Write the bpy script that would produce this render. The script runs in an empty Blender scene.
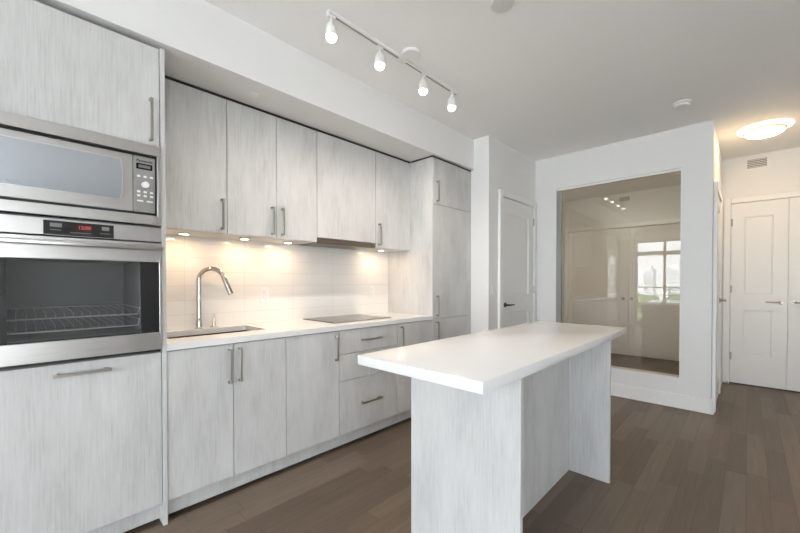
import bpy, bmesh, math, random
from mathutils import Vector, Matrix
random.seed(7)
S = bpy.context.scene
COL = S.collection

# ------------------------------------------------------------------ camera
YAW, PITCH, FPX, CY, CAM_Z = 0.76266, 0.011927, 364.75, 286.08, 1.2313
cd = bpy.data.cameras.new('camera'); cam = bpy.data.objects.new('camera', cd); COL.objects.link(cam)
cd.sensor_width = 36.0; cd.lens = FPX / 800 * 36.0
cd.shift_y = (CY - 266.5) / 800
cd.clip_start = 0.05; cd.clip_end = 2000
cam.location = (0, 0, CAM_Z)
fwd = Vector((math.cos(YAW) * math.cos(PITCH), math.sin(YAW) * math.cos(PITCH), -math.sin(PITCH)))
cam.rotation_euler = fwd.to_track_quat('-Z', 'Y').to_euler()
S.camera = cam

# ------------------------------------------------------------------ sky, daylight, exposure
SKY, EXPO = 3.1, 1.55
HALL_LAMP, DEN_FILL, PUCK_W, TRACK_W = 15.0, 19.0, 0.33, 7.2
w = bpy.data.worlds.new('overcast_sky'); S.world = w; w.use_nodes = True
bg = w.node_tree.nodes['Background']
bg.inputs[0].default_value = (0.87, 0.94, 1.0, 1); bg.inputs[1].default_value = SKY
vs = S.view_settings
vs.view_transform = 'Standard'; vs.look = 'None'; vs.gamma = 1.0; vs.use_curve_mapping = False
vs.exposure = EXPO
S.cycles.max_bounces = 14; S.cycles.diffuse_bounces = 8; S.cycles.glossy_bounces = 6
S.cycles.transparent_max_bounces = 16; S.cycles.sample_clamp_indirect = 8
S.cycles.caustics_reflective = False; S.cycles.caustics_refractive = False

sl = bpy.data.lights.new('ceiling_bounce_sun', 'SUN'); sl.energy = 11.0; sl.angle = math.radians(2); sl.color = (0.96, 0.98, 1.0)
sun = bpy.data.objects.new('ceiling_bounce_sun', sl); COL.objects.link(sun)       # added behind the building: lights the outside ground to bounce onto the ceiling
sun.rotation_euler = Vector((-0.75, -0.25, -0.9)).to_track_quat('-Z', 'Y').to_euler()

def portal(name, loc, rot, sx, sy):      # guides sampling of the sky through a window opening; gives no light itself
    l = bpy.data.lights.new(name, 'AREA'); l.shape = 'RECTANGLE'; l.size = sx; l.size_y = sy
    l.cycles.is_portal = True
    o = bpy.data.objects.new(name, l); o.location = loc; o.rotation_euler = rot; COL.objects.link(o)
portal('sky_portal_living', (-2.99, -0.05, 1.23), (0, -math.pi / 2, 0), 2.25, 4.7)
portal('sky_portal_side', (-1.475, -3.99, 1.23), (math.pi / 2, 0, 0), 2.55, 2.25)

# ------------------------------------------------------------------ materials
def lin(c): return tuple(((v / 255) / 12.92 if v / 255 < 0.04045 else ((v / 255 + 0.055) / 1.055) ** 2.4) for v in c) + (1,)
def mat(name, col, rough=0.5, metal=0.0, spec=0.5, bump=0.0, bscale=200, coat=0.0, emit=None, es=0.0):
    m = bpy.data.materials.new(name); m.use_nodes = True
    nt = m.node_tree; b = nt.nodes['Principled BSDF']
    c = col if len(col) == 4 else tuple(col) + (1,)
    tc = nt.nodes.new('ShaderNodeTexCoord'); nz = nt.nodes.new('ShaderNodeTexNoise')
    nz.inputs['Scale'].default_value = bscale; nt.links.new(tc.outputs['Object'], nz.inputs['Vector'])
    mx = nt.nodes.new('ShaderNodeMix'); mx.data_type = 'RGBA'
    mx.inputs[6].default_value = tuple(v * 0.975 for v in c[:3]) + (1,); mx.inputs[7].default_value = c
    nt.links.new(nz.outputs['Fac'], mx.inputs[0]); nt.links.new(mx.outputs[2], b.inputs['Base Color'])
    b.inputs['Roughness'].default_value = rough; b.inputs['Metallic'].default_value = metal
    b.inputs['Specular IOR Level'].default_value = spec; b.inputs['Coat Weight'].default_value = coat
    if bump:
        bp = nt.nodes.new('ShaderNodeBump'); bp.inputs['Strength'].default_value = bump; bp.inputs['Distance'].default_value = 0.002
        nt.links.new(nz.outputs['Fac'], bp.inputs['Height']); nt.links.new(bp.outputs[0], b.inputs['Normal'])
    if emit:
        b.inputs['Emission Color'].default_value = tuple(emit) + (1,); b.inputs['Emission Strength'].default_value = es
    return m

def mat_wood(name, c0, c1, c2):
    """pale laminate with fine vertical brushed grain"""
    m = bpy.data.materials.new(name); m.use_nodes = True
    nt = m.node_tree; b = nt.nodes['Principled BSDF']; N = nt.nodes.new; L = nt.links.new
    tc = N('ShaderNodeTexCoord'); oi = N('ShaderNodeObjectInfo')
    add = N('ShaderNodeVectorMath'); add.operation = 'MULTIPLY_ADD'
    L(oi.outputs['Random'], add.inputs[0]); add.inputs[1].default_value = (13, 7, 5); L(tc.outputs['Object'], add.inputs[2])
    def grain(sc, zs, det, rough):
        mp = N('ShaderNodeMapping'); mp.inputs['Scale'].default_value = (sc, sc, zs); L(add.outputs[0], mp.inputs[0])
        n = N('ShaderNodeTexNoise'); n.inputs['Scale'].default_value = 1; n.inputs['Detail'].default_value = det
        n.inputs['Roughness'].default_value = rough; n.inputs['Distortion'].default_value = 0.15; L(mp.outputs[0], n.inputs['Vector']); return n
    g1 = grain(150, 7, 3, 0.6); g2 = grain(7, 2.2, 4, 0.6); g3 = grain(260, 12, 2, 0.5)
    mix = N('ShaderNodeMath'); mix.operation = 'MULTIPLY_ADD'; L(g1.outputs['Fac'], mix.inputs[0]); mix.inputs[1].default_value = 0.45
    m2 = N('ShaderNodeMath'); m2.operation = 'MULTIPLY'; L(g2.outputs['Fac'], m2.inputs[0]); m2.inputs[1].default_value = 0.55; L(m2.outputs[0], mix.inputs[2])
    r = N('ShaderNodeValToRGB'); e = r.color_ramp.elements
    e[0].position = 0.33; e[0].color = c0; e[1].position = 0.68; e[1].color = c2
    k = e.new(0.49); k.color = c1
    L(mix.outputs[0], r.inputs[0]); L(r.outputs[0], b.inputs['Base Color'])
    b.inputs['Roughness'].default_value = 0.45; b.inputs['Specular IOR Level'].default_value = 0.4
    bp = N('ShaderNodeBump'); bp.inputs['Strength'].default_value = 0.12; bp.inputs['Distance'].default_value = 0.001
    L(g3.outputs['Fac'], bp.inputs['Height']); L(bp.outputs[0], b.inputs['Normal'])
    return m

def mat_floor():
    """grey-brown engineered planks running along X, staggered at random"""
    m = bpy.data.materials.new('hardwood_planks'); m.use_nodes = True
    nt = m.node_tree; b = nt.nodes['Principled BSDF']; N = nt.nodes.new; L = nt.links.new
    def M(op, a, c=None, d=None):
        n = N('ShaderNodeMath'); n.operation = op
        for i, v in enumerate((a, c, d)):
            if v is None: continue
            if isinstance(v, (int, float)): n.inputs[i].default_value = v
            else: L(v, n.inputs[i])
        return n.outputs[0]
    tc = N('ShaderNodeTexCoord'); sp = N('ShaderNodeSeparateXYZ'); L(tc.outputs['Object'], sp.inputs[0])
    W, LEN = 0.098, 0.85
    yv = M('DIVIDE', sp.outputs['Y'], W); row = M('FLOOR', yv); fy = M('SUBTRACT', yv, row)
    wn = N('ShaderNodeTexWhiteNoise'); wn.noise_dimensions = '1D'; L(row, wn.inputs['W'])
    xv = M('ADD', M('DIVIDE', sp.outputs['X'], LEN), M('MULTIPLY', wn.outputs['Value'], 7.3)); col = M('FLOOR', xv); fx = M('SUBTRACT', xv, col)
    cv = N('ShaderNodeCombineXYZ'); L(row, cv.inputs[0]); L(col, cv.inputs[1])
    w2 = N('ShaderNodeTexWhiteNoise'); w2.noise_dimensions = '3D'; L(cv.outputs[0], w2.inputs['Vector'])
    r = N('ShaderNodeValToRGB'); e = r.color_ramp.elements
    e[0].position = 0; e[0].color = lin((98, 85, 72)); e[1].position = 1; e[1].color = lin((122, 106, 91))
    k = e.new(0.45); k.color = lin((108, 93, 79)); k = e.new(0.7); k.color = lin((114, 102, 89))
    L(w2.outputs['Value'], r.inputs[0])
    mp = N('ShaderNodeMapping'); mp.inputs['Scale'].default_value = (2.5, 45, 1); L(tc.outputs['Object'], mp.inputs[0])
    va = N('ShaderNodeVectorMath'); va.operation = 'ADD'; L(mp.outputs[0], va.inputs[0])
    vm = N('ShaderNodeVectorMath'); vm.operation = 'SCALE'; L(w2.outputs['Color'], vm.inputs[0]); vm.inputs['Scale'].default_value = 20
    L(vm.outputs[0], va.inputs[1])
    nz = N('ShaderNodeTexNoise'); nz.inputs['Scale'].default_value = 1; nz.inputs['Detail'].default_value = 5; nz.inputs['Roughness'].default_value = 0.65; L(va.outputs[0], nz.inputs['Vector'])
    gm = N('ShaderNodeMix'); gm.data_type = 'RGBA'; gm.blend_type = 'MULTIPLY'; gm.inputs[0].default_value = 0.5
    L(r.outputs[0], gm.inputs[6])
    gr = N('ShaderNodeValToRGB'); gr.color_ramp.elements[0].color = (0.55, 0.55, 0.55, 1); gr.color_ramp.elements[0].position = 0.3; gr.color_ramp.elements[1].position = 0.65; L(nz.outputs['Fac'], gr.inputs[0]); L(gr.outputs[0], gm.inputs[7])
    ey = M('MINIMUM', fy, M('SUBTRACT', 1.0, fy)); ex = M('MINIMUM', fx, M('SUBTRACT', 1.0, fx))
    seam = M('MINIMUM', M('DIVIDE', ey, 0.014), M('DIVIDE', ex, 0.002))
    seam = M('MINIMUM', seam, 1.0)
    sm = N('ShaderNodeMix'); sm.data_type = 'RGBA'; L(seam, sm.inputs[0]); sm.inputs[6].default_value = lin((58, 49, 44)); L(gm.outputs[2], sm.inputs[7])
    L(sm.outputs[2], b.inputs['Base Color'])
    b.inputs['Roughness'].default_value = 0.42; b.inputs['Specular IOR Level'].default_value = 0.35
    bp = N('ShaderNodeBump'); bp.inputs['Strength'].default_value = 0.25; bp.inputs['Distance'].default_value = 0.001
    L(seam, bp.inputs['Height']); L(bp.outputs[0], b.inputs['Normal'])
    return m

def mat_tile():
    m = bpy.data.materials.new('white_glazed_tile'); m.use_nodes = True
    nt = m.node_tree; b = nt.nodes['Principled BSDF']; N = nt.nodes.new; L = nt.links.new
    tc = N('ShaderNodeTexCoord'); sp = N('ShaderNodeSeparateXYZ'); L(tc.outputs['Object'], sp.inputs[0])
    cb = N('ShaderNodeCombineXYZ'); L(sp.outputs['X'], cb.inputs[0]); L(sp.outputs['Z'], cb.inputs[1])
    mp = N('ShaderNodeMapping'); mp.inputs['Location'].default_value = (0.032, 0.052, 0); L(cb.outputs[0], mp.inputs[0])
    br = N('ShaderNodeTexBrick'); br.offset = 0.0; br.squash = 1.0
    br.inputs['Scale'].default_value = 1; br.inputs['Brick Width'].default_value = 0.40; br.inputs['Row Height'].default_value = 0.0965
    br.inputs['Mortar Size'].default_value = 0.0013; br.inputs['Mortar Smooth'].default_value = 0.3
    br.inputs['Color1'].default_value = (0.80, 0.79, 0.77, 1); br.inputs['Color2'].default_value = (0.78, 0.77, 0.75, 1)
    br.inputs['Mortar'].default_value = (0.60, 0.59, 0.57, 1)
    L(mp.outputs[0], br.inputs['Vector']); L(br.outputs['Color'], b.inputs['Base Color'])
    b.inputs['Roughness'].default_value = 0.06
    bp = N('ShaderNodeBump'); bp.inputs['Strength'].default_value = 0.15; bp.inputs['Distance'].default_value = 0.001; bp.invert = True
    L(br.outputs['Fac'], bp.inputs['Height']); L(bp.outputs[0], b.inputs['Normal'])
    return m

def mat_glass(name, base=0.05, tint=(1, 1, 1)):
    """clear pane: see-through with mirror reflections that grow towards grazing angles"""
    m = bpy.data.materials.new(name); m.use_nodes = True
    nt = m.node_tree; N = nt.nodes.new; L = nt.links.new
    nt.nodes.remove(nt.nodes['Principled BSDF']); out = nt.nodes['Material Output']
    lw = N('ShaderNodeLayerWeight'); lw.inputs['Blend'].default_value = 0.5
    p = N('ShaderNodeMath'); p.operation = 'POWER'; L(lw.outputs['Facing'], p.inputs[0]); p.inputs[1].default_value = 5
    q = N('ShaderNodeMath'); q.operation = 'MULTIPLY_ADD'; L(p.outputs[0], q.inputs[0]); q.inputs[1].default_value = 1 - base; q.inputs[2].default_value = base
    t = N('ShaderNodeBsdfTransparent'); t.inputs[0].default_value = tuple(tint) + (1,)
    g = N('ShaderNodeBsdfGlossy'); g.inputs['Roughness'].default_value = 0.0
    mx = N('ShaderNodeMixShader'); L(q.outputs[0], mx.inputs[0]); L(t.outputs[0], mx.inputs[1]); L(g.outputs[0], mx.inputs[2])
    L(mx.outputs[0], out.inputs['Surface'])
    return m

def mat_steel(name, col, rough, along=(4, 4, 1500)):
    m = mat(name, col, rough, 1.0)
    nt = m.node_tree; b = nt.nodes['Principled BSDF']; N = nt.nodes.new; L = nt.links.new
    tc = N('ShaderNodeTexCoord'); mp = N('ShaderNodeMapping'); mp.inputs['Scale'].default_value = along; L(tc.outputs['Object'], mp.inputs[0])
    n = N('ShaderNodeTexNoise'); n.inputs['Scale'].default_value = 1; n.inputs['Detail'].default_value = 2; L(mp.outputs[0], n.inputs['Vector'])
    mr = N('ShaderNodeMapRange'); mr.inputs['To Min'].default_value = rough * 0.75; mr.inputs['To Max'].default_value = rough * 1.3
    L(n.outputs['Fac'], mr.inputs['Value']); L(mr.outputs[0], b.inputs['Roughness'])
    return m

PAINT = mat('white_wall_paint', (0.765, 0.765, 0.76), 0.6, bump=0.04, bscale=350)
CEIL = mat('flat_ceiling_paint', (0.90, 0.90, 0.895), 0.8, bump=0.04, bscale=300)
TRIM = mat('satin_trim_paint', (0.82, 0.82, 0.81), 0.35)
DOORP = mat('satin_door_paint', (0.80, 0.80, 0.79), 0.35)
WOOD = mat_wood('pale_grey_laminate', lin((178, 178, 177)), lin((195, 195, 194)), lin((206, 206, 205)))
CARC = mat('cabinet_carcass_grey', (0.20, 0.20, 0.20), 0.5)  # darkened to put the shade of the door gaps into its colour
QUARTZ = mat('white_quartz', (0.75, 0.75, 0.745), 0.18, bscale=600)
FLOOR = mat_floor(); TILE = mat_tile()
STEEL = mat_steel('brushed_steel', (0.52, 0.505, 0.49), 0.30)
NICKEL = mat('satin_nickel', (0.42, 0.40, 0.37), 0.3, 1.0)
AGED = mat('aged_nickel', (0.30, 0.27, 0.24), 0.32, 1.0)
CHROME = mat('polished_nickel', (0.62, 0.59, 0.55), 0.1, 1.0)
SINKM = mat_steel('sink_steel_warm_reflection', (0.52, 0.42, 0.33), 0.22)  # copper tint puts warm reflections into the stainless colour
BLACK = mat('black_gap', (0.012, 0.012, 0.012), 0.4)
BLKGL = mat('black_glass', (0.014, 0.014, 0.015), 0.06)
COOK = mat('ceramic_cooktop_glass', (0.03, 0.028, 0.026), 0.07, spec=0.9)
MWWIN = mat('mirrored_screen_glass', (0.50, 0.53, 0.57), 0.14, 0.85)
CAVITY = mat('oven_enamel', (0.36, 0.36, 0.355), 0.4)
WHITEPL = mat('white_plastic', (0.80, 0.80, 0.79), 0.35)
GREYPL = mat('grey_slot_plastic', (0.25, 0.25, 0.25), 0.5)
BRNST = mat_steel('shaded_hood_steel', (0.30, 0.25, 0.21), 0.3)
GLASS = mat_glass('partition_glass', 0.055, (0.97, 0.955, 0.93))
WGLASS = mat_glass('window_glass', 0.03)
OVGL = mat_glass('oven_window_glass', 0.06, (0.80, 0.81, 0.82))
ALU = mat('grey_aluminium', (0.45, 0.45, 0.44), 0.4, 0.6)
RED = mat('red_digits', (0.3, 0.02, 0.02), 0.4, emit=(1, 0.08, 0.06), es=0.16)
DIM = mat('dim_display_marks', (0.16, 0.16, 0.165), 0.4)
WARM = (1.0, 0.72, 0.42)
HALLGL = mat('lit_hall_diffuser', (0.9, 0.88, 0.82), 0.4, emit=WARM, es=HALL_LAMP)
DENGL = mat('den_fill_diffuser', (0.9, 0.88, 0.82), 0.4, emit=(1.0, 0.84, 0.62), es=DEN_FILL)
PUCKL = mat('lit_puck_lens', (0.9, 0.88, 0.82), 0.4, emit=(1.0, 0.83, 0.62), es=9.0)
BULB = mat('lit_spot_bulb', (0.9, 0.9, 0.88), 0.4, emit=(1.0, 0.95, 0.87), es=4.0)

# ------------------------------------------------------------------ mesh helpers
ROOT = {}
class P:
    """collects shapes (world coordinates, or through fn) and links them as ONE mesh object"""
    def __init__(self, fn=None): self.bm = bmesh.new(); self.fn = fn
    def box(self, x0, x1, y0, y1, z0, z1, bev=0.0, seg=1):
        t = bmesh.new()
        bmesh.ops.create_cube(t, size=1, matrix=Matrix.Translation(((x0 + x1) / 2, (y0 + y1) / 2, (z0 + z1) / 2)) @ Matrix.Diagonal((abs(x1 - x0), abs(y1 - y0), abs(z1 - z0), 1)))
        if bev: bmesh.ops.bevel(t, geom=t.edges[:], offset=bev, segments=seg, affect='EDGES', profile=0.5)
        self.merge(t); return self
    def merge(self, t):
        me = bpy.data.meshes.new('tmp'); t.to_mesh(me); t.free(); self.bm.from_mesh(me); bpy.data.meshes.remove(me)
    def cyl(self, a, b, r0, r1=None, seg=24):
        a, b = Vector(a), Vector(b); d = b - a; r1 = r0 if r1 is None else r1
        t = bmesh.new()
        bmesh.ops.create_cone(t, cap_ends=True, segments=seg, radius1=r0, radius2=r1, depth=d.length,
            matrix=Matrix.Translation((a + b) / 2) @ d.to_track_quat('Z', 'Y').to_matrix().to_4x4())
        self.merge(t); return self
    def lathe(self, prof, c, seg=40):
        rings = []
        for r, z in prof:
            if r < 1e-5: rings.append([self.bm.verts.new((c[0], c[1], z))])
            else: rings.append([self.bm.verts.new((c[0] + r * math.cos(2 * math.pi * i / seg), c[1] + r * math.sin(2 * math.pi * i / seg), z)) for i in range(seg)])
        for A, B in zip(rings, rings[1:]):
            for i in range(seg):
                j = (i + 1) % seg
                q = [A[i % len(A)], A[j % len(A)], B[j % len(B)], B[i % len(B)]]
                u = []
                for v in q:
                    if v not in u: u.append(v)
                if len(u) > 2: self.bm.faces.new(u)
        return self
    def tube(self, pts, r, seg=12):
        pts = [Vector(p) for p in pts]; rr = r if isinstance(r, (list, tuple)) else [r] * len(pts)
        prev = None; rings = []
        for i, p in enumerate(pts):
            d = (pts[min(i + 1, len(pts) - 1)] - pts[max(i - 1, 0)]).normalized()
            if prev is None: n = d.orthogonal().normalized()
            else: n = (prev - d * prev.dot(d)).normalized()
            prev = n; bnorm = d.cross(n)
            rings.append([self.bm.verts.new(p + rr[i] * (math.cos(2 * math.pi * k / seg) * n + math.sin(2 * math.pi * k / seg) * bnorm)) for k in range(seg)])
        for A, B in zip(rings, rings[1:]):
            for k in range(seg): self.bm.faces.new((A[k], A[(k + 1) % seg], B[(k + 1) % seg], B[k]))
        self.bm.faces.new(rings[0]); self.bm.faces.new(rings[-1]); return self
    def prism(self, poly, y0, y1):
        """polygon in X,Z extruded in Y"""
        A = [self.bm.verts.new((x, y0, z)) for x, z in poly]; B = [self.bm.verts.new((x, y1, z)) for x, z in poly]
        n = len(poly); self.bm.faces.new(A); self.bm.faces.new(B[::-1])
        for i in range(n): self.bm.faces.new((A[i], A[(i + 1) % n], B[(i + 1) % n], B[i]))
        return self
    def plate(self, x0, x1, y0, y1, z0, z1, h, bev=0.002):
        """slab with a rectangular hole h=(x0,x1,y0,y1)"""
        X = [x0, h[0], h[1], x1]; Y = [y0, h[2], h[3], y1]; V = {}
        for k, z in enumerate((z0, z1)):
            for i, x in enumerate(X):
                for j, y in enumerate(Y): V[i, j, k] = self.bm.verts.new((x, y, z))
        F = self.bm.faces.new
        for i in range(3):
            for j in range(3):
                if (i, j) == (1, 1): continue
                for k in (0, 1): F((V[i, j, k], V[i + 1, j, k], V[i + 1, j + 1, k], V[i, j + 1, k]))
        for i in range(3):
            for j in (0, 3): F((V[i, j, 0], V[i + 1, j, 0], V[i + 1, j, 1], V[i, j, 1])); F((V[j, i, 0], V[j, i + 1, 0], V[j, i + 1, 1], V[j, i, 1]))
        for j in (1, 2): F((V[1, j, 0], V[2, j, 0], V[2, j, 1], V[1, j, 1])); F((V[j, 1, 0], V[j, 2, 0], V[j, 2, 1], V[j, 1, 1]))
        return self
    def build(self, name, m, parent=None):
        bm = self.bm
        if self.fn:
            for v in bm.verts: v.co = Vector(self.fn(*v.co))
        loc = ROOT.get(parent.name, Vector()) if parent else Vector()
        for v in bm.verts: v.co -= loc
        bmesh.ops.recalc_face_normals(bm, faces=bm.faces[:])
        me = bpy.data.meshes.new(name); bm.to_mesh(me); bm.free()
        for p in me.polygons: p.use_smooth = True
        me.set_sharp_from_angle(angle=math.radians(32))
        me.materials.append(m)
        o = bpy.data.objects.new(name, me); COL.objects.link(o)
        if parent: o.parent = parent; ROOT[o.name] = loc.copy()
        return o

def thing(name, label, cat, loc, group=None):
    o = bpy.data.objects.new(name, None); COL.objects.link(o); o.empty_display_size = 0.1
    o.location = loc; o['label'] = label; o['category'] = cat
    if group: o['group'] = group
    ROOT[o.name] = Vector(loc); return o
def tag(o, label, cat, group=None):
    o['label'] = label; o['category'] = cat
    if group: o['group'] = group
    return o
def struct(o, label=None, cat=None):
    o['kind'] = 'structure'
    if label: o['label'] = label
    if cat: o['category'] = cat
    return o
def copy_tree(o, parent=None, move=None, label=None):
    c = o.copy(); COL.objects.link(c); c.parent = parent
    if parent is None:
        if move is not None: c.location = move
        if label: c['label'] = label
    for ch in list(o.children): copy_tree(ch, c)
    return c
def text(body, name, m, parent, loc, size, rot, depth=0.0004):
    cu = bpy.data.curves.new(name, 'FONT'); cu.body = body; cu.size = size; cu.extrude = depth; cu.offset = size * 0.03; cu.align_x = 'CENTER'; cu.align_y = 'CENTER'
    t = bpy.data.objects.new('tmp', cu); COL.objects.link(t)
    me = bpy.data.meshes.new_from_object(t.evaluated_get(bpy.context.evaluated_depsgraph_get()))
    bpy.data.objects.remove(t)
    me.transform(Matrix.Translation(Vector(loc) - ROOT.get(parent.name, Vector())) @ rot)
    me.materials.clear(); me.materials.append(m); me.name = name
    o = bpy.data.objects.new(name, me); COL.objects.link(o); o.parent = parent; return o

# ------------------------------------------------------------------ room shell
ZC = 2.7236; YB = 2.735; XW = -3.0; YR = -4.0; XM = 4.444; YE = 0.2445; YW = 1.921; XS = 3.3216; XE = 5.986; XD = 7.06
struct(P().box(-3.15, 7.2, -4.15, 2.85, -0.10, 0).build('floor', FLOOR))
struct(P().box(-3.15, 7.2, -4.15, 2.85, ZC, ZC + 0.1).build('ceiling', CEIL))
struct(P().box(-3.15, XS, YB, 2.85, 0, ZC).build('wall_kitchen', PAINT))
struct(P().box(-3.0, XS, 2.10, YB, 2.4086, ZC).build('wall_soffit', PAINT))
struct(P().box(XS, XM, YW, 2.85, 0, ZC).build('wall_closet', PAINT))
OY0, OY1, OZ0, OZ1 = 0.4736, 1.666, 0.288, 2.3365
pw = P()
pw.box(XM, XM + 0.16, YE, OY0, 0, ZC); pw.box(XM, XM + 0.16, OY1, 2.85, 0, ZC)
pw.box(XM, XM + 0.16, OY0, OY1, 0, OZ0); pw.box(XM, XM + 0.16, OY0, OY1, OZ1, ZC)
bmesh.ops.remove_doubles(pw.bm, verts=pw.bm.verts[:], dist=1e-5)
struct(pw.build('wall_partition', PAINT))
struct(P().box(XM + 0.16, XD, YE, 0.36, 0, ZC).build('wall_hall_left', PAINT))
struct(P().box(XM + 0.16, XD, 2.75, 2.85, 0, ZC).build('wall_den_left', PAINT))
struct(P().box(XD, XD + 0.14, YE, 2.85, 0, ZC).build('wall_den_back', PAINT))
struct(P().box(XE, XE + 0.12, -1.5, YE, 0, ZC).build('wall_entry', PAINT))
struct(P().box(XM, XE, -1.5, -1.4, 0, ZC).build('wall_hall_right', PAINT))
struct(P().box(XM, XM + 0.12, -4.15, -1.5, 0, ZC).build('wall_front', PAINT))
WY0, WY1, WZ0, WZ1 = -2.4, 2.30, 0.10, 2.36
pw = P()
pw.box(-3.15, XW, -4.15, WY0, 0, ZC); pw.box(-3.15, XW, WY1, YB, 0, ZC); pw.box(-3.15, XW, WY0, WY1, 0, WZ0); pw.box(-3.15, XW, WY0, WY1, WZ1, ZC)
struct(pw.build('wall_window', PAINT))
VX0, VX1 = -2.75, -0.20
pw = P()
pw.box(XW, VX0, -4.15, YR, 0, ZC); pw.box(VX1, XM, -4.15, YR, 0, ZC); pw.box(VX0, VX1, -4.15, YR, 0, WZ0); pw.box(VX0, VX1, -4.15, YR, WZ1, ZC)
struct(pw.build('wall_right', PAINT))

def window(name, n, fn, L, u0):
    """aluminium glazing: frame, mullions, transom, one pane per light; u along the wall, v up, w through it"""
    p = P(fn)
    p.box(u0, u0 + 0.05, WZ0, WZ1, -0.03, 0.03, 0.003); p.box(u0 + L - 0.05, u0 + L, WZ0, WZ1, -0.03, 0.03, 0.003)
    p.box(u0 + 0.05, u0 + L - 0.05, WZ0, WZ0 + 0.05, -0.03, 0.03, 0.003); p.box(u0 + 0.05, u0 + L - 0.05, WZ1 - 0.05, WZ1, -0.03, 0.03, 0.003)
    st = L / n
    for i in range(1, n): p.box(u0 + i * st - 0.03, u0 + i * st + 0.03, WZ0 + 0.05, WZ1 - 0.05, -0.03, 0.03, 0.003)
    for i in range(n):
        p.box(u0 + i * st + (0.05 if i == 0 else 0.03), u0 + (i + 1) * st - (0.05 if i == n - 1 else 0.03), 1.95, 2.06, -0.03, 0.03, 0.003)
    w_ = struct(p.build(name, ALU))
    for i in range(n):
        a = u0 + i * st + (0.05 if i == 0 else 0.03); b = u0 + (i + 1) * st - (0.05 if i == n - 1 else 0.03)
        P(fn).box(a, b, WZ0 + 0.05, 1.95, -0.004, 0.004).build('pane', WGLASS, w_)
        P(fn).box(a, b, 2.06, WZ1 - 0.05, -0.004, 0.004).build('pane', WGLASS, w_)
window('window_1', 7, lambda u, v, w: (-3.07 + w, u, v), WY1 - WY0, WY0)
window('window_2', 4, lambda u, v, w: (u, -4.07 + w, v), VX1 - VX0, VX0)

# fixed glass light in the partition
gf = P(); GX0, GX1 = XM + 0.006, XM + 0.046
gf.box(XM + 0.018, GX1, OY0, OY1, OZ1 - 0.022, OZ1, 0.001); gf.box(GX0, GX1, OY0, OY1, OZ0, OZ0 + 0.006); gf.box(GX0, GX1, OY0, OY0 + 0.009, OZ0 + 0.006, OZ1 - 0.022)
wn3 = struct(gf.build('window_3', TRIM))
P().box(GX0, GX1, OY1 - 0.056, OY1, OZ0 + 0.006, OZ1 - 0.0225, 0.001).build('jamb', mat('grey_jamb_paint', (0.30, 0.30, 0.295), 0.45), wn3)
P().box(XM + 0.020, XM + 0.030, OY0 + 0.009, OY1 - 0.0565, OZ0 + 0.006, OZ1 - 0.022).build('pane', GLASS, wn3)

# baseboards (stepped profile)
def baseboard(name, fn, L):
    p = P(fn); p.box(0, L, 0.001, 0.016, 0, 0.115, 0.001); p.box(0, L, 0.001, 0.012, 0.115, 0.135, 0.003); p.box(0, L, 0.001, 0.022, 0, 0.02, 0.004)
    return struct(p.build(name, TRIM))
baseboard('baseboard_partition', lambda u, w, v: (XM - w, YE + u, v), YW - YE)
baseboard('baseboard_partition_end', lambda u, w, v: (XM - 0.022 + u, YE - w, v), 0.085)
baseboard('baseboard_closet_left', lambda u, w, v: (XS + u, YW - w, v), 0.18)
baseboard('baseboard_closet_side', lambda u, w, v: (XS - w, YW + u, v), 0.26)
baseboard('baseboard_hall_left', lambda u, w, v: (5.385 + u, YE - w, v), XE - 5.385 - 0.03)
baseboard('baseboard_right', lambda u, w, v: (VX1 + u, YR + w, v), XM - VX1)
baseboard('baseboard_kitchen', lambda u, w, v: (-2.98 + u, YB - w, v), 2.8)
baseboard('baseboard_den', lambda u, w, v: (XD - w, 2.50 + u, v), 0.24)

# ------------------------------------------------------------------ interior doors
def shaker(fn, u0, u1, v0, v1, t, pans, m, name, rec=0.011):
    """two-panel door: u across, v up, w=0 back to w=t front; pans=[(u0,u1,v0,v1)]"""
    p = P(fn); a, b = pans[0][0], pans[0][1]
    p.box(u0, a, v0, v1, 0, t); p.box(b, u1, v0, v1, 0, t)
    vv = [v0] + [x for q in sorted(pans, key=lambda q: q[2]) for x in (q[2], q[3])] + [v1]
    for i in range(0, len(vv), 2): p.box(a, b, vv[i], vv[i + 1], 0, t)
    for q in pans:
        p.box(a, b, q[2], q[3], 0, t - rec)
        e = 0.012                                      # small bead inside the recess
        p.box(a, a + e, q[2], q[3], 0, t - rec * 0.45, 0.003); p.box(b - e, b, q[2], q[3], 0, t - rec * 0.45, 0.003)
        p.box(a + e, b - e, q[2], q[2] + e, 0, t - rec * 0.45, 0.003); p.box(a + e, b - e, q[3] - e, q[3], 0, t - rec * 0.45, 0.003)
    return struct(p.build(name, m))
def lever(fn, u, v, t, sgn, parent, m=None):
    p = P(fn)
    p.cyl((u, v, t), (u, v, t + 0.008), 0.026); p.cyl((u, v, t + 0.008), (u, v, t + 0.05), 0.010)
    p.tube([(u, v, t + 0.045), (u + sgn * 0.02, v, t + 0.05), (u + sgn * 0.06, v - 0.002, t + 0.05), (u + sgn * 0.125, v, t + 0.047)], [0.010, 0.010, 0.008, 0.007])
    return p.build('door_handle', m or AGED, parent)
def hinge(fn, u, v, t, parent):
    p = P(fn); p.cyl((u, v - 0.045, t + 0.004), (u, v + 0.045, t + 0.004), 0.007, seg=12); p.box(u - 0.012, u + 0.012, v - 0.04, v + 0.04, t, t + 0.003)
    return p.build('hinge', NICKEL, parent)
def casing(fn, u0, u1, v1, name, wdt=0.065):
    p = P(fn)
    p.box(u0 - wdt, u0, 0.0, v1 + wdt, 0.001, 0.03, 0.004); p.box(u1, u1 + wdt, 0.0, v1 + wdt, 0.001, 0.03, 0.004); p.box(u0, u1, v1, v1 + wdt, 0.001, 0.03, 0.004)
    return struct(p.build(name, TRIM))

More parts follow.
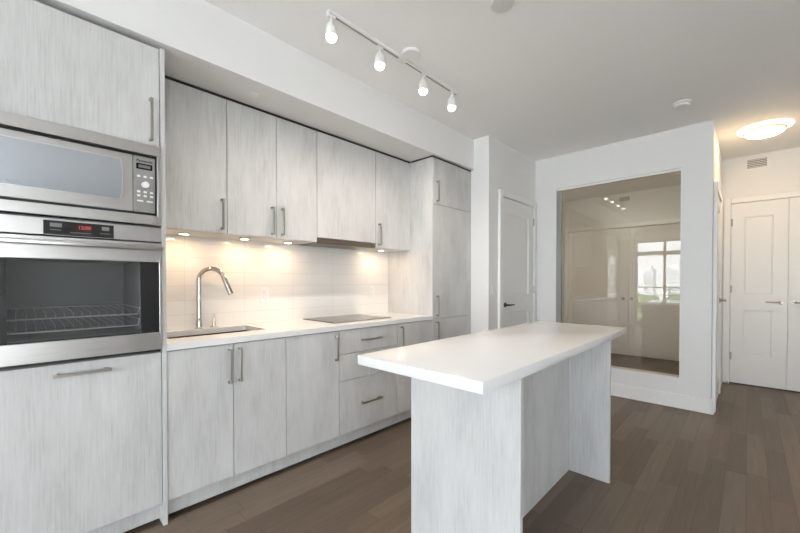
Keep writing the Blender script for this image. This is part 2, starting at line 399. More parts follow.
f1 = lambda u, v, w: (u, YW - w, v)
casing(f1, 3.570, 4.358, 2.140, 'trim_1')
d1 = shaker(f1, 3.575, 4.353, 0.008, 2.132, 0.018, [(3.668, 4.215, 1.086, 1.975), (3.668, 4.215, 0.20, 0.893)], DOORP, 'door_1')
lever(f1, 3.632, 0.980, 0.018, 1, d1, mat('dark_pewter', (0.12, 0.115, 0.11), 0.3, 1.0))
for z in (1.955, 1.135, 0.30): hinge(f1, 4.350, z, 0.018, d1)

f2 = lambda u, v, w: (XE - w, -u, v)                   # u = -Y, so that u grows to the right in the photograph
casing(f2, -0.160, 0.800, 2.172, 'trim_2')
d2 = shaker(f2, -0.156, 0.317, 0.014, 2.166, 0.018, [(-0.038, 0.200, 1.088, 2.000), (-0.038, 0.200, 0.364, 0.902)], DOORP, 'door_2')
lever(f2, 0.268, 0.998, 0.018, -1, d2)
for z in (1.945, 1.143, 0.335): hinge(f2, -0.154, z, 0.018, d2)
d3 = shaker(f2, 0.323, 0.796, 0.014, 2.166, 0.018, [(0.440, 0.678, 1.088, 2.000), (0.440, 0.678, 0.364, 0.902)], DOORP, 'door_3')
lever(f2, 0.372, 0.998, 0.018, 1, d3)
for z in (1.945, 1.143, 0.335): hinge(f2, 0.794, z, 0.018, d3)
struct(P().box(XE - 0.010, XE - 0.001, -0.80, 0.16, 0.0, 0.010).build('trim_3', BLACK))

f4 = lambda u, v, w: (u, YE - w, v)
casing(f4, 4.575, 5.310, 2.105, 'trim_4')
d4 = shaker(f4, 4.580, 5.305, 0.008, 2.099, 0.018, [(4.69, 5.195, 1.086, 1.975), (4.69, 5.195, 0.20, 0.893)], DOORP, 'door_4')
lever(f4, 5.245, 1.030, 0.018, -1, d4)

f5 = lambda u, v, w: (XD - w, -u, v)
dn = P(f5); dn.box(-2.47, -0.45, 2.135, 2.20, 0.001, 0.075, 0.004); dn.box(-2.47, -2.40, 0, 2.135, 0.001, 0.075, 0.004); dn.box(-0.50, -0.43, 0, 2.135, 0.001, 0.075, 0.004)
struct(dn.build('trim_5', TRIM))
f5b = lambda u, v, w: (XD - 0.036 - w, -u, v)
d5 = shaker(f5b, -2.398, -1.44, 0.012, 2.128, 0.030, [(-2.315, -1.555, 1.03, 2.05), (-2.315, -1.555, 0.13, 0.905)], DOORP, 'door_5')
d6 = shaker(f5, -1.462, -0.504, 0.012, 2.128, 0.030, [(-1.37, -0.60, 1.03, 2.05), (-1.37, -0.60, 0.13, 0.905)], DOORP, 'door_6')
P(f5b).cyl((-1.515, 0.95, 0.030), (-1.515, 0.95, 0.034), 0.026).build('door_pull', NICKEL, d5)
P(f5).cyl((-1.400, 0.95, 0.030), (-1.400, 0.95, 0.034), 0.026).build('door_pull', NICKEL, d6)

# ------------------------------------------------------------------ kitchen joinery
G = 0.0021                                            # half a door gap
FY = 2.130                                            # front plane of the base and tall fronts
def vhandle(x, z0, z1, yf, parent):
    p = P(); p.box(x - 0.0065, x + 0.0065, yf - 0.034, yf - 0.025, z0, z1, 0.0015)
    for z in (z0, z1 - 0.013): p.box(x - 0.0065, x + 0.0065, yf - 0.026, yf, z, z + 0.013, 0.001)
    return p.build('handle', NICKEL, parent)
def hhandle(x0, x1, z, yf, parent):
    p = P(); p.box(x0, x1, yf - 0.034, yf - 0.025, z - 0.0065, z + 0.0065, 0.0015)
    for x in (x0 + 0.012, x1 - 0.025): p.box(x, x + 0.013, yf - 0.026, yf, z - 0.0065, z + 0.0065, 0.001)
    return p.build('handle', NICKEL, parent)
def front(name, x0, x1, z0, z1, yf, parent):
    return P().box(x0 + G, x1 - G, yf, yf + 0.019, z0 + G, z1 - G, 0.0008).build(name, WOOD, parent)
def carcass(x0, x1, y0, y1, z0, z1, parent, shelves=(), top=True, t=0.018, m=None, back=True, name='body'):
    p = P(); p.box(x0, x0 + t, y0, y1, z0, z1); p.box(x1 - t, x1, y0, y1, z0, z1); p.box(x0 + t, x1 - t, y0, y1, z0, z0 + t)
    if back: p.box(x0 + t, x1 - t, y1 - 0.008, y1, z0 + t, z1)
    if top: p.box(x0 + t, x1 - t, y0, y1 - 0.008, z1 - t, z1)
    for z in shelves: p.box(x0 + t, x1 - t, y0, y1 - 0.008, z, z + t)
    return p.build(name, m or CARC, parent)
def kick(x0, x1, parent, y=2.172):
    return P().box(x0, x1, y, y + 0.016, 0.021, 0.1125).build('toe_kick', WOOD, parent)
BK = YB - 0.004
ZT, ZK, ZD = 2.392, 0.1135, 0.8775

# tall oven housing on the left
t = thing('oven_cabinet', 'tall pale grey cabinet housing the built-in oven and microwave at left', 'cabinet', (0.185, 2.44, 0))
P().box(0.4955, 0.5154, 2.122, BK, 0, ZT, 0.0008).build('side_panel', WOOD, t)
P().box(-0.1454, -0.1255, 2.122, BK, 0, ZT, 0.0008).build('side_panel', WOOD, t)
p = P()
for z0, z1 in ((ZK, ZK + 0.018), (0.862, 0.880), (1.500, 1.508), (1.908, 1.926), (ZT - 0.018, ZT)): p.box(-0.1250, 0.4950, 2.155, BK - 0.010, z0, z1)
p.box(-0.1250, 0.4950, BK - 0.008, BK, ZK, ZT)
p.build('body', CARC, t)
d = front('door', -0.1245, 0.4945, 1.900, ZT - 0.003, FY, t); vhandle(0.455, 1.922, 2.127, FY, d)
d = front('drawer', -0.1245, 0.4945, 0.108, 0.8790, FY, t); hhandle(0.096, 0.292, 0.832, FY, d)
kick(-0.1250, 0.4950, t)

# microwave in its trim kit
t = thing('microwave', 'built-in stainless microwave in a trim frame above the wall oven', 'microwave', (0.185, 2.40, 1.509))
p = P()
p.box(-0.1245, 0.4925, 2.108, 2.128, 1.8455, 1.8975, 0.0015); p.box(-0.1245, 0.4925, 2.108, 2.128, 1.5090, 1.5545, 0.0015)
p.box(-0.1245, -0.1115, 2.108, 2.128, 1.5545, 1.8455, 0.0015); p.box(0.4765, 0.4925, 2.108, 2.128, 1.5545, 1.8455, 0.0015)
p.build('trim_frame', STEEL, t)
P().box(-0.110, 0.475, 2.124, 2.50, 1.556, 1.844).build('body', BLACK, t)
md = P()
wx0, wx1, wz0, wz1 = -0.048, 0.330, 1.618, 1.802
def wpoly(g):
    pts = []
    for i in range(13):
        s = -1 + i / 6; pts.append((wx1 + g + 0.009 * (1 - s * s), (wz0 + wz1) / 2 + s * ((wz1 - wz0) / 2 + g)))
    for i in range(13):
        s = 1 - i / 6; pts.append((wx0 - g - 0.009 * (1 - s * s), (wz0 + wz1) / 2 + s * ((wz1 - wz0) / 2 + g)))
    return pts
md.box(-0.1045, 0.3795, 2.114, 2.123, 1.5660, 1.8330, 0.002)
md = md.build('door', STEEL, t)
P().prism(wpoly(0.003), 2.1120, 2.1138).build('window_frame', mat('window_rim_steel', (0.7, 0.7, 0.7), 0.25, 1.0), md)
P().prism(wpoly(0), 2.1105, 2.1122).build('window', MWWIN, md)
P().box(-0.030, 0.004, 2.1095, 2.1104, 1.629, 1.633).box(-0.024, 0.012, 2.1095, 2.1104, 1.624, 1.627).build('badge', mat('badge_grey', (0.35, 0.36, 0.37), 0.4, 0.5), md)
cp = P().box(0.3825, 0.4695, 2.114, 2.123, 1.5660, 1.8330, 0.002).build('control_panel', mat('grey_panel_metal', (0.36, 0.355, 0.345), 0.35, 0.8), t)
RX = Matrix.Rotation(math.pi / 2, 4, 'X')
text('Panasonic', 'lettering', BLACK, cp, (0.4265, 2.1136, 1.8120), 0.0165, RX)
P().box(0.393, 0.458, 2.1125, 2.1142, 1.772, 1.800, 0.001).build('display', BLKGL, cp)
P().box(0.402, 0.450, 2.1118, 2.1126, 1.779, 1.793).build('digits', DIM, cp)
P().cyl((0.428, 2.114, 1.6985), (0.428, 2.098, 1.6985), 0.0155, 0.0140).build('knob', mat('pale_knob_metal', (0.84, 0.84, 0.83), 0.3, 0.2), cp)
p = mat('panel_button', (0.82, 0.82, 0.81), 0.35)
for zz in (1.738, 1.664, 1.645):
    for xx in (0.402, 0.428, 0.454):
        P().box(xx - 0.0065, xx + 0.0065, 2.1110, 2.1142, zz - 0.005, zz + 0.005, 0.001).build('button', p, cp)
for a, b in ((0.395, 0.420), (0.434, 0.459)): P().box(a, b, 2.1110, 2.1142, 1.616, 1.624, 0.001).build('button', p, cp)

# wall oven
t = thing('wall_oven', 'built-in stainless wall oven with dark glass door under the microwave', 'oven', (0.185, 2.40, 0.882))
cp = P().box(-0.1245, 0.4925, 2.108, 2.150, 1.4265, 1.4965, 0.0015).build('control_panel', STEEL, t)
P().box(0.073, 0.305, 2.1060, 2.1082, 1.4295, 1.4885, 0.0008).build('display', BLKGL, cp)
text('12:00', 'clock_digits', RED, cp, (0.203, 2.1056, 1.4660), 0.020, RX)
for (a, b, c, e) in ((0.093, 0.130, 1.462, 1.478), (0.262, 0.288, 1.462, 1.478), (0.093, 0.128, 1.448, 1.451), (0.155, 0.225, 1.441, 1.444), (0.255, 0.292, 1.446, 1.449)):
    P().box(a, b, 2.1052, 2.1061, c, e).build('display_mark', DIM, cp)
b = P()
b.box(-0.118, 0.486, 2.66, 2.668, 0.900, 1.405)
b.box(-0.118, -0.060, 2.150, 2.66, 0.900, 1.405); b.box(0.430, 0.486, 2.150, 2.66, 0.900, 1.405)
b.box(-0.060, 0.430, 2.150, 2.66, 0.900, 0.985); b.box(-0.060, 0.430, 2.150, 2.66, 1.335, 1.405)
b.build('body', CAVITY, t)
P().box(-0.1225, 0.4905, 2.130, 2.148, 0.884, 1.424).build('door_gasket', BLACK, t)
od = P()
bmesh.ops.delete(od.bm, geom=od.bm.verts[:])
od.box(-0.1235, 0.4915, 2.108, 2.128, 1.327, 1.4205, 0.0015); od.box(-0.1235, 0.4915, 2.108, 2.128, 0.897, 0.981, 0.0015)
od.box(0.4825, 0.4915, 2.108, 2.128, 0.981, 1.327, 0.001); od.box(-0.1235, -0.1145, 2.108, 2.128, 0.981, 1.327, 0.001)
od = od.build('door', STEEL, t)
P().box(-0.1140, -0.033, 2.110, 2.127, 0.9815, 1.3265).build('glass_border', BLKGL, od); P().box(0.4055, 0.4820, 2.110, 2.127, 0.9815, 1.3265).build('glass_border', BLKGL, od)
P().box(-0.0325, 0.4050, 2.110, 2.118, 0.9815, 1.3265).build('window', OVGL, od)
p = P(); p.box(-0.1235, 0.4915, 2.068, 2.086, 1.383, 1.403, 0.004, 2); p.box(-0.105, -0.08, 2.086, 2.108, 1.387, 1.399); p.box(0.448, 0.473, 2.086, 2.108, 1.387, 1.399)
p.build('handle', STEEL, od)
# cut the gasket so the window looks into the cavity
g_ = [o for o in t.children if o.name.startswith('door_gasket')][0]
bmg = P(); bmg.box(-0.1225, -0.058, 2.130, 2.148, 0.884, 1.424); bmg.box(0.428, 0.4905, 2.130, 2.148, 0.884, 1.424); bmg.box(-0.058, 0.428, 2.130, 2.148, 0.884, 0.984); bmg.box(-0.058, 0.428, 2.130, 2.148, 1.336, 1.424)
for v in bmg.bm.verts: v.co -= ROOT[t.name]
bmg.bm.to_mesh(g_.data); bmg.bm.free()
WIRE = mat('rack_wire', (0.80, 0.80, 0.79), 0.35, 0.3)
for z in (1.072, 1.016):
    p = P()
    x0, x1, y0, y1 = -0.050, 0.420, 2.19, 2.60
    p.tube([(x0 + 0.002, y0 + 0.01, z + 0.03), (x0 + 0.006, y0, z + 0.028), (x0 + 0.012, y0, z), (x1 - 0.012, y0, z), (x1 - 0.006, y0, z + 0.028), (x1 - 0.002, y0 + 0.01, z + 0.03)], 0.0032, 8)
    p.tube([(x0 + 0.004, y0 + 0.01, z + 0.028), (x0 + 0.004, y1, z + 0.028)], 0.003, 8); p.tube([(x1 - 0.004, y0 + 0.01, z + 0.028), (x1 - 0.004, y1, z + 0.028)], 0.003, 8)
    p.tube([(x0 + 0.004, y1, z + 0.028), (x1 - 0.004, y1, z + 0.028)], 0.003, 8)
    for i in range(1, 15):
        x = x0 + 0.012 + i * (x1 - x0 - 0.024) / 15
        p.tube([(x, y0, z), (x, y0 + 0.012, z + 0.020), (x, y1, z + 0.026)], 0.0011, 6)
    p.build('rack', WIRE, t)

# base cabinets
def base(name, label, x0, x1, group=None):
    t = thing(name, label, 'cabinet', ((x0 + x1) / 2, 2.43, 0), group)
    carcass(x0 + 0.0005, x1 - 0.0005, 2.151, BK, ZK, ZD + 0.0015, t, top=False); kick(x0 + 0.0005, x1 - 0.0005, t); return t
XP = 2.668
t = base('base_cabinet', 'two-door pale grey base cabinet under the sink', 0.5160, 1.177)
d = front('door', 0.5160, 0.848, ZK, ZD, FY, t); vhandle(0.823, 0.655, 0.853, FY, d)
d = front('door', 0.848, 1.177, ZK, ZD, FY, t); vhandle(0.880, 0.657, 0.853, FY, d)
t = base('base_cabinet', 'single-door pale grey base cabinet between the sink doors and the drawers', 1.177, 1.5945)
d = front('door', 1.177, 1.5945, ZK, ZD, FY, t); vhandle(1.562, 0.666, 0.845, FY, d)
t = base('drawer_cabinet', 'pale grey base unit with three drawers below the cooktop', 1.5945, 2.1945)
for z0, z1 in ((0.7005, ZD), (0.5045, 0.7005), (ZK, 0.5045)):
    d = front('drawer', 1.5945, 2.1945, z0, z1, FY, t); hhandle(1.789, 2.000, (z0 + z1) / 2, FY, d)
t = base('base_cabinet', 'narrow single-door base cabinet between the drawers and the tall pantry', 2.1945, XP - 0.0005)
d = front('door', 2.1945, XP - 0.0005, ZK, ZD, FY, t); vhandle(2.242, 0.655, 0.852, FY, d)

# pantry
t = thing('pantry_cabinet', 'tall pale grey pantry cabinet with three stacked doors at the end of the run', 'cabinet', (2.99, 2.44, 0))
P().box(XP, XP + 0.018, 2.1305, BK, 0, ZT, 0.0008).build('side_panel', WOOD, t)
P().box(3.3000, 3.3170, 2.151, BK, 0, ZT, 0.0008).build('side_panel', WOOD, t)
p = P()
for z0, z1 in ((ZK, ZK + 0.018), (0.872, 0.890), (1.953, 1.971), (ZT - 0.018, ZT)): p.box(XP + 0.019, 3.299, 2.155, BK - 0.010, z0, z1)
p.box(XP + 0.019, 3.299, BK - 0.008, BK, ZK, ZT); p.build('body', CARC, t)
for z0, z1, h0, h1 in ((1.962, ZT, 1.985, 2.180), (0.881, 1.962, 0.905, 1.100), (ZK, 0.881, 0.655, 0.853)):
    d = front('door', XP + 0.0185, 3.3170, z0, z1, FY, t); vhandle(2.731, h0, h1, FY, d)
kick(XP + 0.019, 3.299, t)
P().box(XP + 0.001, 3.316, FY + 0.004, FY + 0.020, ZT + 0.0003, 2.4080).build('painted_gap_shade', BLACK, t); P().box(XP + 0.004, XP + 0.016, FY + 0.0205, 2.40, ZT + 0.0003, 2.4080).build('painted_gap_shade', BLACK, t)  # black strips added in place of the shade above the pantry

# wall cabinets
UY, ZU = 2.410, 1.537
def upper(label, x0, x1, z0=ZU, name='wall_cabinet'):
    t = thing(name, label, 'cabinet', ((x0 + x1) / 2, 2.57, z0))
    carcass(x0 + 0.0005, x1 - 0.0005, UY + 0.021, BK, z0, ZT, t, m=WOOD)
    P().box(x0 + 0.0005, x1 - 0.0005, UY + 0.004, UY + 0.020, ZT + 0.0003, 2.4080).build('painted_gap_shade', BLACK, t); return t  # black strip stands in for the shade between cabinet top and soffit
t = upper('single-door wall cabinet directly right of the oven tower', 0.5160, 0.9255)
d = front('door', 0.5160, 0.9255, ZU, ZT, UY, t); vhandle(0.891, 1.560, 1.752, UY, d)
t = upper('two-door wall cabinet with paired handles beside the hood cabinet', 0.9255, 1.5965)
d = front('door', 0.9255, 1.262, ZU, ZT, UY, t); vhandle(1.227, 1.560, 1.752, UY, d)
d = front('door', 1.262, 1.5965, ZU, ZT, UY, t); vhandle(1.303, 1.560, 1.752, UY, d)
t = upper('handleless wall cabinet above the range hood', 1.5965, 2.2085, 1.5735)
front('door', 1.5965, 2.2085, 1.5735, ZT, UY, t)
t = upper('single-door wall cabinet in the corner against the tall pantry', 2.2085, XP - 0.0005)
d = front('door', 2.2085, XP - 0.0005, ZU, ZT, UY, t); vhandle(2.246, 1.560, 1.752, UY, d)

# range hood
t = thing('range_hood', 'slim built-in steel range hood under the wall cabinets above the cooktop', 'hood', (1.9025, 2.57, 1.52))
P().box(1.600, 2.205, 2.418, 2.425, 1.530, 1.5715, 0.001).build('front_panel', BRNST, t)
P().box(1.600, 2.205, 2.426, 2.715, 1.545, 1.5715, 0.001).build('body', BRNST, t)
for a, b in ((1.615, 1.897), (1.908, 2.190)):
    p = P(); p.box(a, b, 2.44, 2.448, 1.534, 1.5445); p.box(a, b, 2.692, 2.70, 1.534, 1.5445); p.box(a, a + 0.008, 2.448, 2.692, 1.534, 1.5445); p.box(b - 0.008, b, 2.448, 2.692, 1.534, 1.5445)
    for i in range(14):
        y = 2.452 + i * 0.017; p.box(a + 0.008, b - 0.008, y, y + 0.009, 1.536, 1.5445)
    p.build('grease_filter', STEEL, t)

# backsplash and worktop
struct(P().box(0.5160, XP - 0.0005, 2.722, BK - 0.0005, 0.9155, 1.5365).build('wall_backsplash', TILE))
SX0, SX1, SY0, SY1 = 0.575, 1.140, 2.315, 2.640
p = P().plate(0.5160, XP - 0.0005, 2.124, 2.7215, 0.8805, 0.9150, (SX0, SX1, SY0, SY1))
tag(p.build('worktop', QUARTZ), 'long white quartz worktop running from the oven tower to the pantry', 'worktop')

# sink
t = thing('kitchen_sink', 'undermount stainless sink set into the white worktop', 'sink', ((SX0 + SX1) / 2, 2.478, 0.70))
s = P(); a0, a1, b0, b1, zb = SX0 - 0.004, SX1 + 0.004, SY0 - 0.004, SY1 + 0.004, 0.715
s.box(a0, a1, b0, b1, zb - 0.002, zb); s.box(a0 - 0.002, a0, b0, b1, zb, 0.8795); s.box(a1, a1 + 0.002, b0, b1, zb, 0.8795)
s.box(a0, a1, b0 - 0.002, b0, zb, 0.8795); s.box(a0, a1, b1, b1 + 0.002, zb, 0.8795)
s.build('basin', SINKM, t)
P().lathe([(0.0, zb + 0.004), (0.03, zb + 0.004), (0.042, zb + 0.0015), (0.042, zb + 0.0005)], (0.86, 2.52)).build('drain', NICKEL, t)

# faucet, turned towards the right
fx, fy = 0.842, 2.684
t = thing('faucet', 'gooseneck pull-down faucet of polished nickel standing behind the sink', 'faucet', (fx, fy, 0.9155))
P().lathe([(0.027, 0.9155), (0.027, 0.921), (0.021, 0.925), (0.019, 0.965), (0.014, 0.985), (0, 0.985)], (fx, fy)).build('base', CHROME, t)
dx, dy = 0.80, -0.60
R_ = 0.080; pts = [(fx, fy, 0.97), (fx, fy, 1.10), (fx, fy, 1.240)]
for i in range(1, 15):
    a = math.radians(i * 158 / 14); h = R_ * (1 - math.cos(a)); pts.append((fx + dx * h, fy + dy * h, 1.240 + R_ * math.sin(a)))
a = math.radians(158)
tan = Vector((dx * math.sin(a), dy * math.sin(a), math.cos(a))).normalized()
P().tube(pts, 0.0150, 16).build('spout', CHROME, t)
e0 = Vector(pts[-1]); e1 = e0 + tan * 0.135
P().tube([e0, e0 + tan * 0.02, e0 + tan * 0.05, e1 - tan * 0.004, e1], [0.0152, 0.0165, 0.0172, 0.0180, 0.0155], 18).build('spray_head', CHROME, t)
lx, ly = 0.938, 2.686
t = thing('faucet_control', 'small nickel lever post right of the gooseneck faucet', 'faucet control', (lx, ly, 0.9155))
P().lathe([(0.026, 0.9155), (0.026, 0.920), (0.018, 0.923), (0.0, 0.923)], (lx, ly)).build('base', CHROME, t)
P().cyl((lx, ly, 0.922), (lx, ly, 0.955), 0.011, 0.009).tube([(lx, ly, 0.95), (lx, ly, 1.008)], 0.0055).build('lever', CHROME, t)

# cooktop
t = thing('cooktop', 'flat dark glass cooktop set on the white worktop', 'cooktop', (1.96, 2.49, 0.9155))
gl = P().box(1.650, 2.262, 2.272, 2.705, 0.9155, 0.9215, 0.0015).build('glass_top', COOK, t)
P().box(1.648, 2.264, 2.268, 2.2715, 0.9155, 0.9220).build('edge_trim', NICKEL, t)
rm = mat('printed_zone_ring', (0.10, 0.095, 0.09), 0.12)
for cx, cy, r in ((1.80, 2.38, 0.075), (2.10, 2.39, 0.09), (1.81, 2.60, 0.09), (2.11, 2.60, 0.07)):
    P().lathe([(r, 0.92152), (r, 0.92175), (r - 0.003, 0.92175), (r - 0.003, 0.92152)], (cx, cy), 48).build('burner_ring', rm, t)

# outlets and light switch
def plate(name, label, cat, fn, u, v, kind, group=None):
    base_ = fn(u, v, 0); t = thing(name, label, cat, base_, group)
    P(fn).box(u - 0.0355, u + 0.0355, v - 0.0595, v + 0.0595, 0.0005, 0.006, 0.002).build('cover_plate', WHITEPL, t)
    if kind == 'outlet':
        for dz in (-0.026, 0.026):
            s_ = P(fn).box(u - 0.017, u + 0.017, v + dz - 0.0165, v + dz + 0.0165, 0.006, 0.0078, 0.001).build('socket', WHITEPL, t)
            q = P(fn); q.box(u - 0.008, u - 0.0055, v + dz - 0.001, v + dz + 0.008, 0.0076, 0.0081); q.box(u + 0.0055, u + 0.008, v + dz, v + dz + 0.008, 0.0076, 0.0081); q.cyl((u, v + dz - 0.008, 0.0076), (u, v + dz - 0.008, 0.0081), 0.0028, seg=12)
            q.build('slot', GREYPL, s_)
    else:
        P(fn).box(u - 0.0165, u + 0.0165, v - 0.0335, v + 0.0335, 0.006, 0.0095, 0.0015).build('rocker', WHITEPL, t)
    return t
ft = lambda u, v, w: (u, 2.722 - w, v)
o1 = plate('wall_outlet', 'white double outlet on the tiles right of the faucet', 'outlet', ft, 1.320, 1.128, 'outlet')
copy_tree(o1, None, (2.436, 2.722, 1.133), 'white double outlet on the tiles behind the cooktop near the pantry')
plate('light_switch', 'white rocker light switch left of the grey closet door', 'switch', f1, 3.392, 1.145, 'switch')

# under-cabinet puck lights
def puck():
    x, y = 0.721, 2.566
    t = thing('puck_light', 'lit under-cabinet puck light nearest the oven tower', 'light', (x, y, ZU - 0.0005), 'puck lights under the wall cabinets')
    P().lathe([(0.034, ZU - 0.0005), (0.034, ZU - 0.006), (0.027, ZU - 0.008), (0.027, ZU - 0.004), (0.0, ZU - 0.004)], (x, y), 32).build('housing', NICKEL, t)
    P().lathe([(0.0265, ZU - 0.0045), (0.0265, ZU - 0.0070), (0.0, ZU - 0.0085)], (x, y), 32).build('lens', PUCKL, t)
    l = bpy.data.lights.new('puck_lamp', 'AREA'); l.shape = 'DISK'; l.size = 0.05; l.energy = PUCK_W; l.color = (1.0, 0.65, 0.36)
    o = bpy.data.objects.new('puck_lamp', l); COL.objects.link(o); o.parent = t; o.location = (0, 0, -0.012)
    return t
pk = puck()
copy_tree(pk, None, (1.103, 2.566, ZU - 0.0005), 'lit puck light above the outlet, second from the oven tower')
copy_tree(pk, None, (1.437, 2.566, ZU - 0.0005), 'lit puck light just left of the range hood')
copy_tree(pk, None, (2.417, 2.563, ZU - 0.0005), 'lit puck light right of the range hood by the pantry')

# ------------------------------------------------------------------ island
t = thing('kitchen_island', 'white-topped kitchen island with pale grey panel legs in the foreground', 'island', (1.9, 0.88, 0))
IX0, IX1, IY0, IY1 = 1.009, 2.895, 0.603, 1.218
P().box(IX0, IX1, IY0, IY1, 0.8744, 0.915, 0.002, 2).build('countertop', QUARTZ, t)
P().box(1.280, 1.302, 0.606, 1.150, 0, 0.8740, 0.001).build('end_panel', WOOD, t)
P().box(2.478, 2.500, 0.604, 1.150, 0, 0.8740, 0.001).build('end_panel', WOOD, t)
P().box(1.3025, 2.4775, 0.840, 0.858, 0, 0.8740, 0.0005).build('back_panel', WOOD, t)
p = P(); p.box(1.3025, 2.4775, 0.859, 1.125, ZK, ZK + 0.018); p.box(1.3025, 2.4775, 0.859, 1.125, 0.855, 0.8735); p.box(1.88, 1.898, 0.859, 1.125, ZK + 0.018, 0.855); p.build('body', CARC, t)
P().box(1.3025, 2.4775, 1.07, 1.085, 0.002, ZK - 0.001).build('toe_kick', WOOD, t)
for a, b, h in ((1.3030, 1.889, 1.855), (1.889, 2.4770, 1.923)):
    d = P().box(a + G, b - G, 1.129, 1.147, ZK, 0.868, 0.0008).build('door', WOOD, t)
    q = P(); q.box(h - 0.0065, h + 0.0065, 1.172, 1.181, 0.65, 0.84, 0.0015)
    for z in (0.65, 0.827): q.box(h - 0.0065, h + 0.0065, 1.147, 1.173, z, z + 0.013)
    q.build('handle', NICKEL, d)

# ------------------------------------------------------------------ ceiling fittings
ty = 1.680
t = thing('track_light', 'white ceiling track light with four lit spot heads', 'track light', (1.79, ty, ZC - 0.001))
p = P(); p.box(1.185, 2.400, ty - 0.0175, ty - 0.006, ZC - 0.021, ZC - 0.001, 0.001); p.box(1.185, 2.400, ty + 0.006, ty + 0.0175, ZC - 0.021, ZC - 0.001, 0.001); p.box(1.185, 1.195, ty - 0.006, ty + 0.006, ZC - 0.021, ZC - 0.001); p.box(2.390, 2.400, ty - 0.006, ty + 0.006, ZC - 0.021, ZC - 0.001)
p.box(1.195, 2.390, ty - 0.006, ty + 0.006, ZC - 0.006, ZC - 0.001)
rail = p.build('rail', WHITEPL, t)
P().box(1.195, 2.390, ty - 0.0055, ty + 0.0055, ZC - 0.0200, ZC - 0.007).build('contact_slot', GREYPL, rail)
P().box(1.735, 1.805, ty - 0.024, ty + 0.024, ZC - 0.030, ZC - 0.022, 0.003).lathe([(0, ZC - 0.001), (0.060, ZC - 0.001), (0.060, ZC - 0.018), (0.055, ZC - 0.0215), (0, ZC - 0.0215)], (1.778, ty - 0.079), 36).build('feed_canopy', WHITEPL, t)
for x in (1.208, 1.575, 1.997, 2.340):
    h = P(); z = ZC - 0.022
    h.box(x - 0.022, x + 0.022, ty - 0.012, ty + 0.012, z - 0.014, z, 0.002); h.cyl((x, ty, z - 0.014), (x, ty, z - 0.045), 0.007)
    h.box(x - 0.010, x + 0.010, ty - 0.008, ty + 0.008, z - 0.052, z - 0.034, 0.003)
    h.lathe([(0.0, z - 0.048), (0.020, z - 0.048), (0.026, z - 0.056), (0.031, z - 0.090), (0.034, z - 0.112), (0.034, z - 0.116), (0.031, z - 0.116), (0.029, z - 0.106), (0, z - 0.106)], (x, ty), 28)
    h = h.build('spot_head', WHITEPL, t)
    P().lathe([(0.0285, z - 0.107), (0.0300, z - 0.120), (0.024, z - 0.134), (0.013, z - 0.141), (0, z - 0.143)], (x, ty), 28).build('bulb', BULB, h)
    l = bpy.data.lights.new('spot_lamp', 'SPOT'); l.energy = TRACK_W; l.color = (1.0, 0.88, 0.76); l.spot_size = math.radians(150); l.spot_blend = 0.8; l.shadow_soft_size = 0.03
    o = bpy.data.objects.new('spot_lamp', l); COL.objects.link(o); o.parent = t; o.location = (x - 1.79, 0, z - 0.15 - (ZC - 0.001))

RIM = mat('lit_outer_glass_rim', (0.9, 0.88, 0.82), 0.4, emit=WARM, es=HALL_LAMP * 0.07)
def flush(c, m, label):
    t = thing('flush_light', label, 'ceiling light', (c[0], c[1], ZC - 0.0005), 'round flush ceiling lights')
    P().lathe([(0.0, ZC - 0.0005), (0.192, ZC - 0.0005), (0.198, ZC - 0.008), (0.192, ZC - 0.018), (0.160, ZC - 0.026), (0.0, ZC - 0.026)], c, 56).build('outer_rim', RIM, t)
    P().lathe([(0.150, ZC - 0.027), (0.153, ZC - 0.032), (0.153, ZC - 0.040), (0.148, ZC - 0.044), (0.140, ZC - 0.044), (0.140, ZC - 0.027)], c, 56).build('metal_ring', NICKEL, t)
    prof = [(0.1395, ZC - 0.030), (0.1395, ZC - 0.046)] + [(0.139 * math.cos(i * math.pi / 16), ZC - 0.046 - 0.040 * math.sin(i * math.pi / 16)) for i in range(1, 8)] + [(0, ZC - 0.086)]
    P().lathe(prof, c, 56).build('diffuser', m, t)
    return t
flush((5.00, -0.10), HALLGL, 'lit round flush ceiling light in the entry hall')
flush((5.42, 1.30), DENGL, 'unseen round ceiling light added to light the room behind the glass partition')  # unseen lamp, added to light the den

t = thing('smoke_detector', 'round white smoke detector on the ceiling in front of the partition', 'smoke detector', (3.83, 0.414, ZC - 0.0005))
P().lathe([(0, ZC - 0.0005), (0.062, ZC - 0.0005), (0.062, ZC - 0.012), (0.057, ZC - 0.016), (0, ZC - 0.016)], (3.83, 0.414)).build('base', WHITEPL, t)
P().lathe([(0.052, ZC - 0.017), (0.054, ZC - 0.024), (0.048, ZC - 0.036), (0.030, ZC - 0.042), (0, ZC - 0.042)], (3.83, 0.414)).build('cover', WHITEPL, t)
t = thing('ceiling_sensor', 'round off-white disc on the ceiling at the top edge of the photo', 'ceiling disc', (1.80, 0.965, ZC - 0.0005))
P().lathe([(0, ZC - 0.0005), (0.064, ZC - 0.0005), (0.064, ZC - 0.006), (0.058, ZC - 0.012), (0, ZC - 0.014)], (1.80, 0.965)).build('cover', mat('offwhite_disc', (0.66, 0.66, 0.63), 0.4), t)
o = P().lathe([(0, 2.4082), (0.030, 2.4082), (0.030, 2.405), (0.026, 2.4035), (0, 2.4035)], (1.030, 2.256)).build('sprinkler_cover', WHITEPL)
tag(o, 'small round sprinkler cover under the soffit over the wall cabinets', 'sprinkler cover')

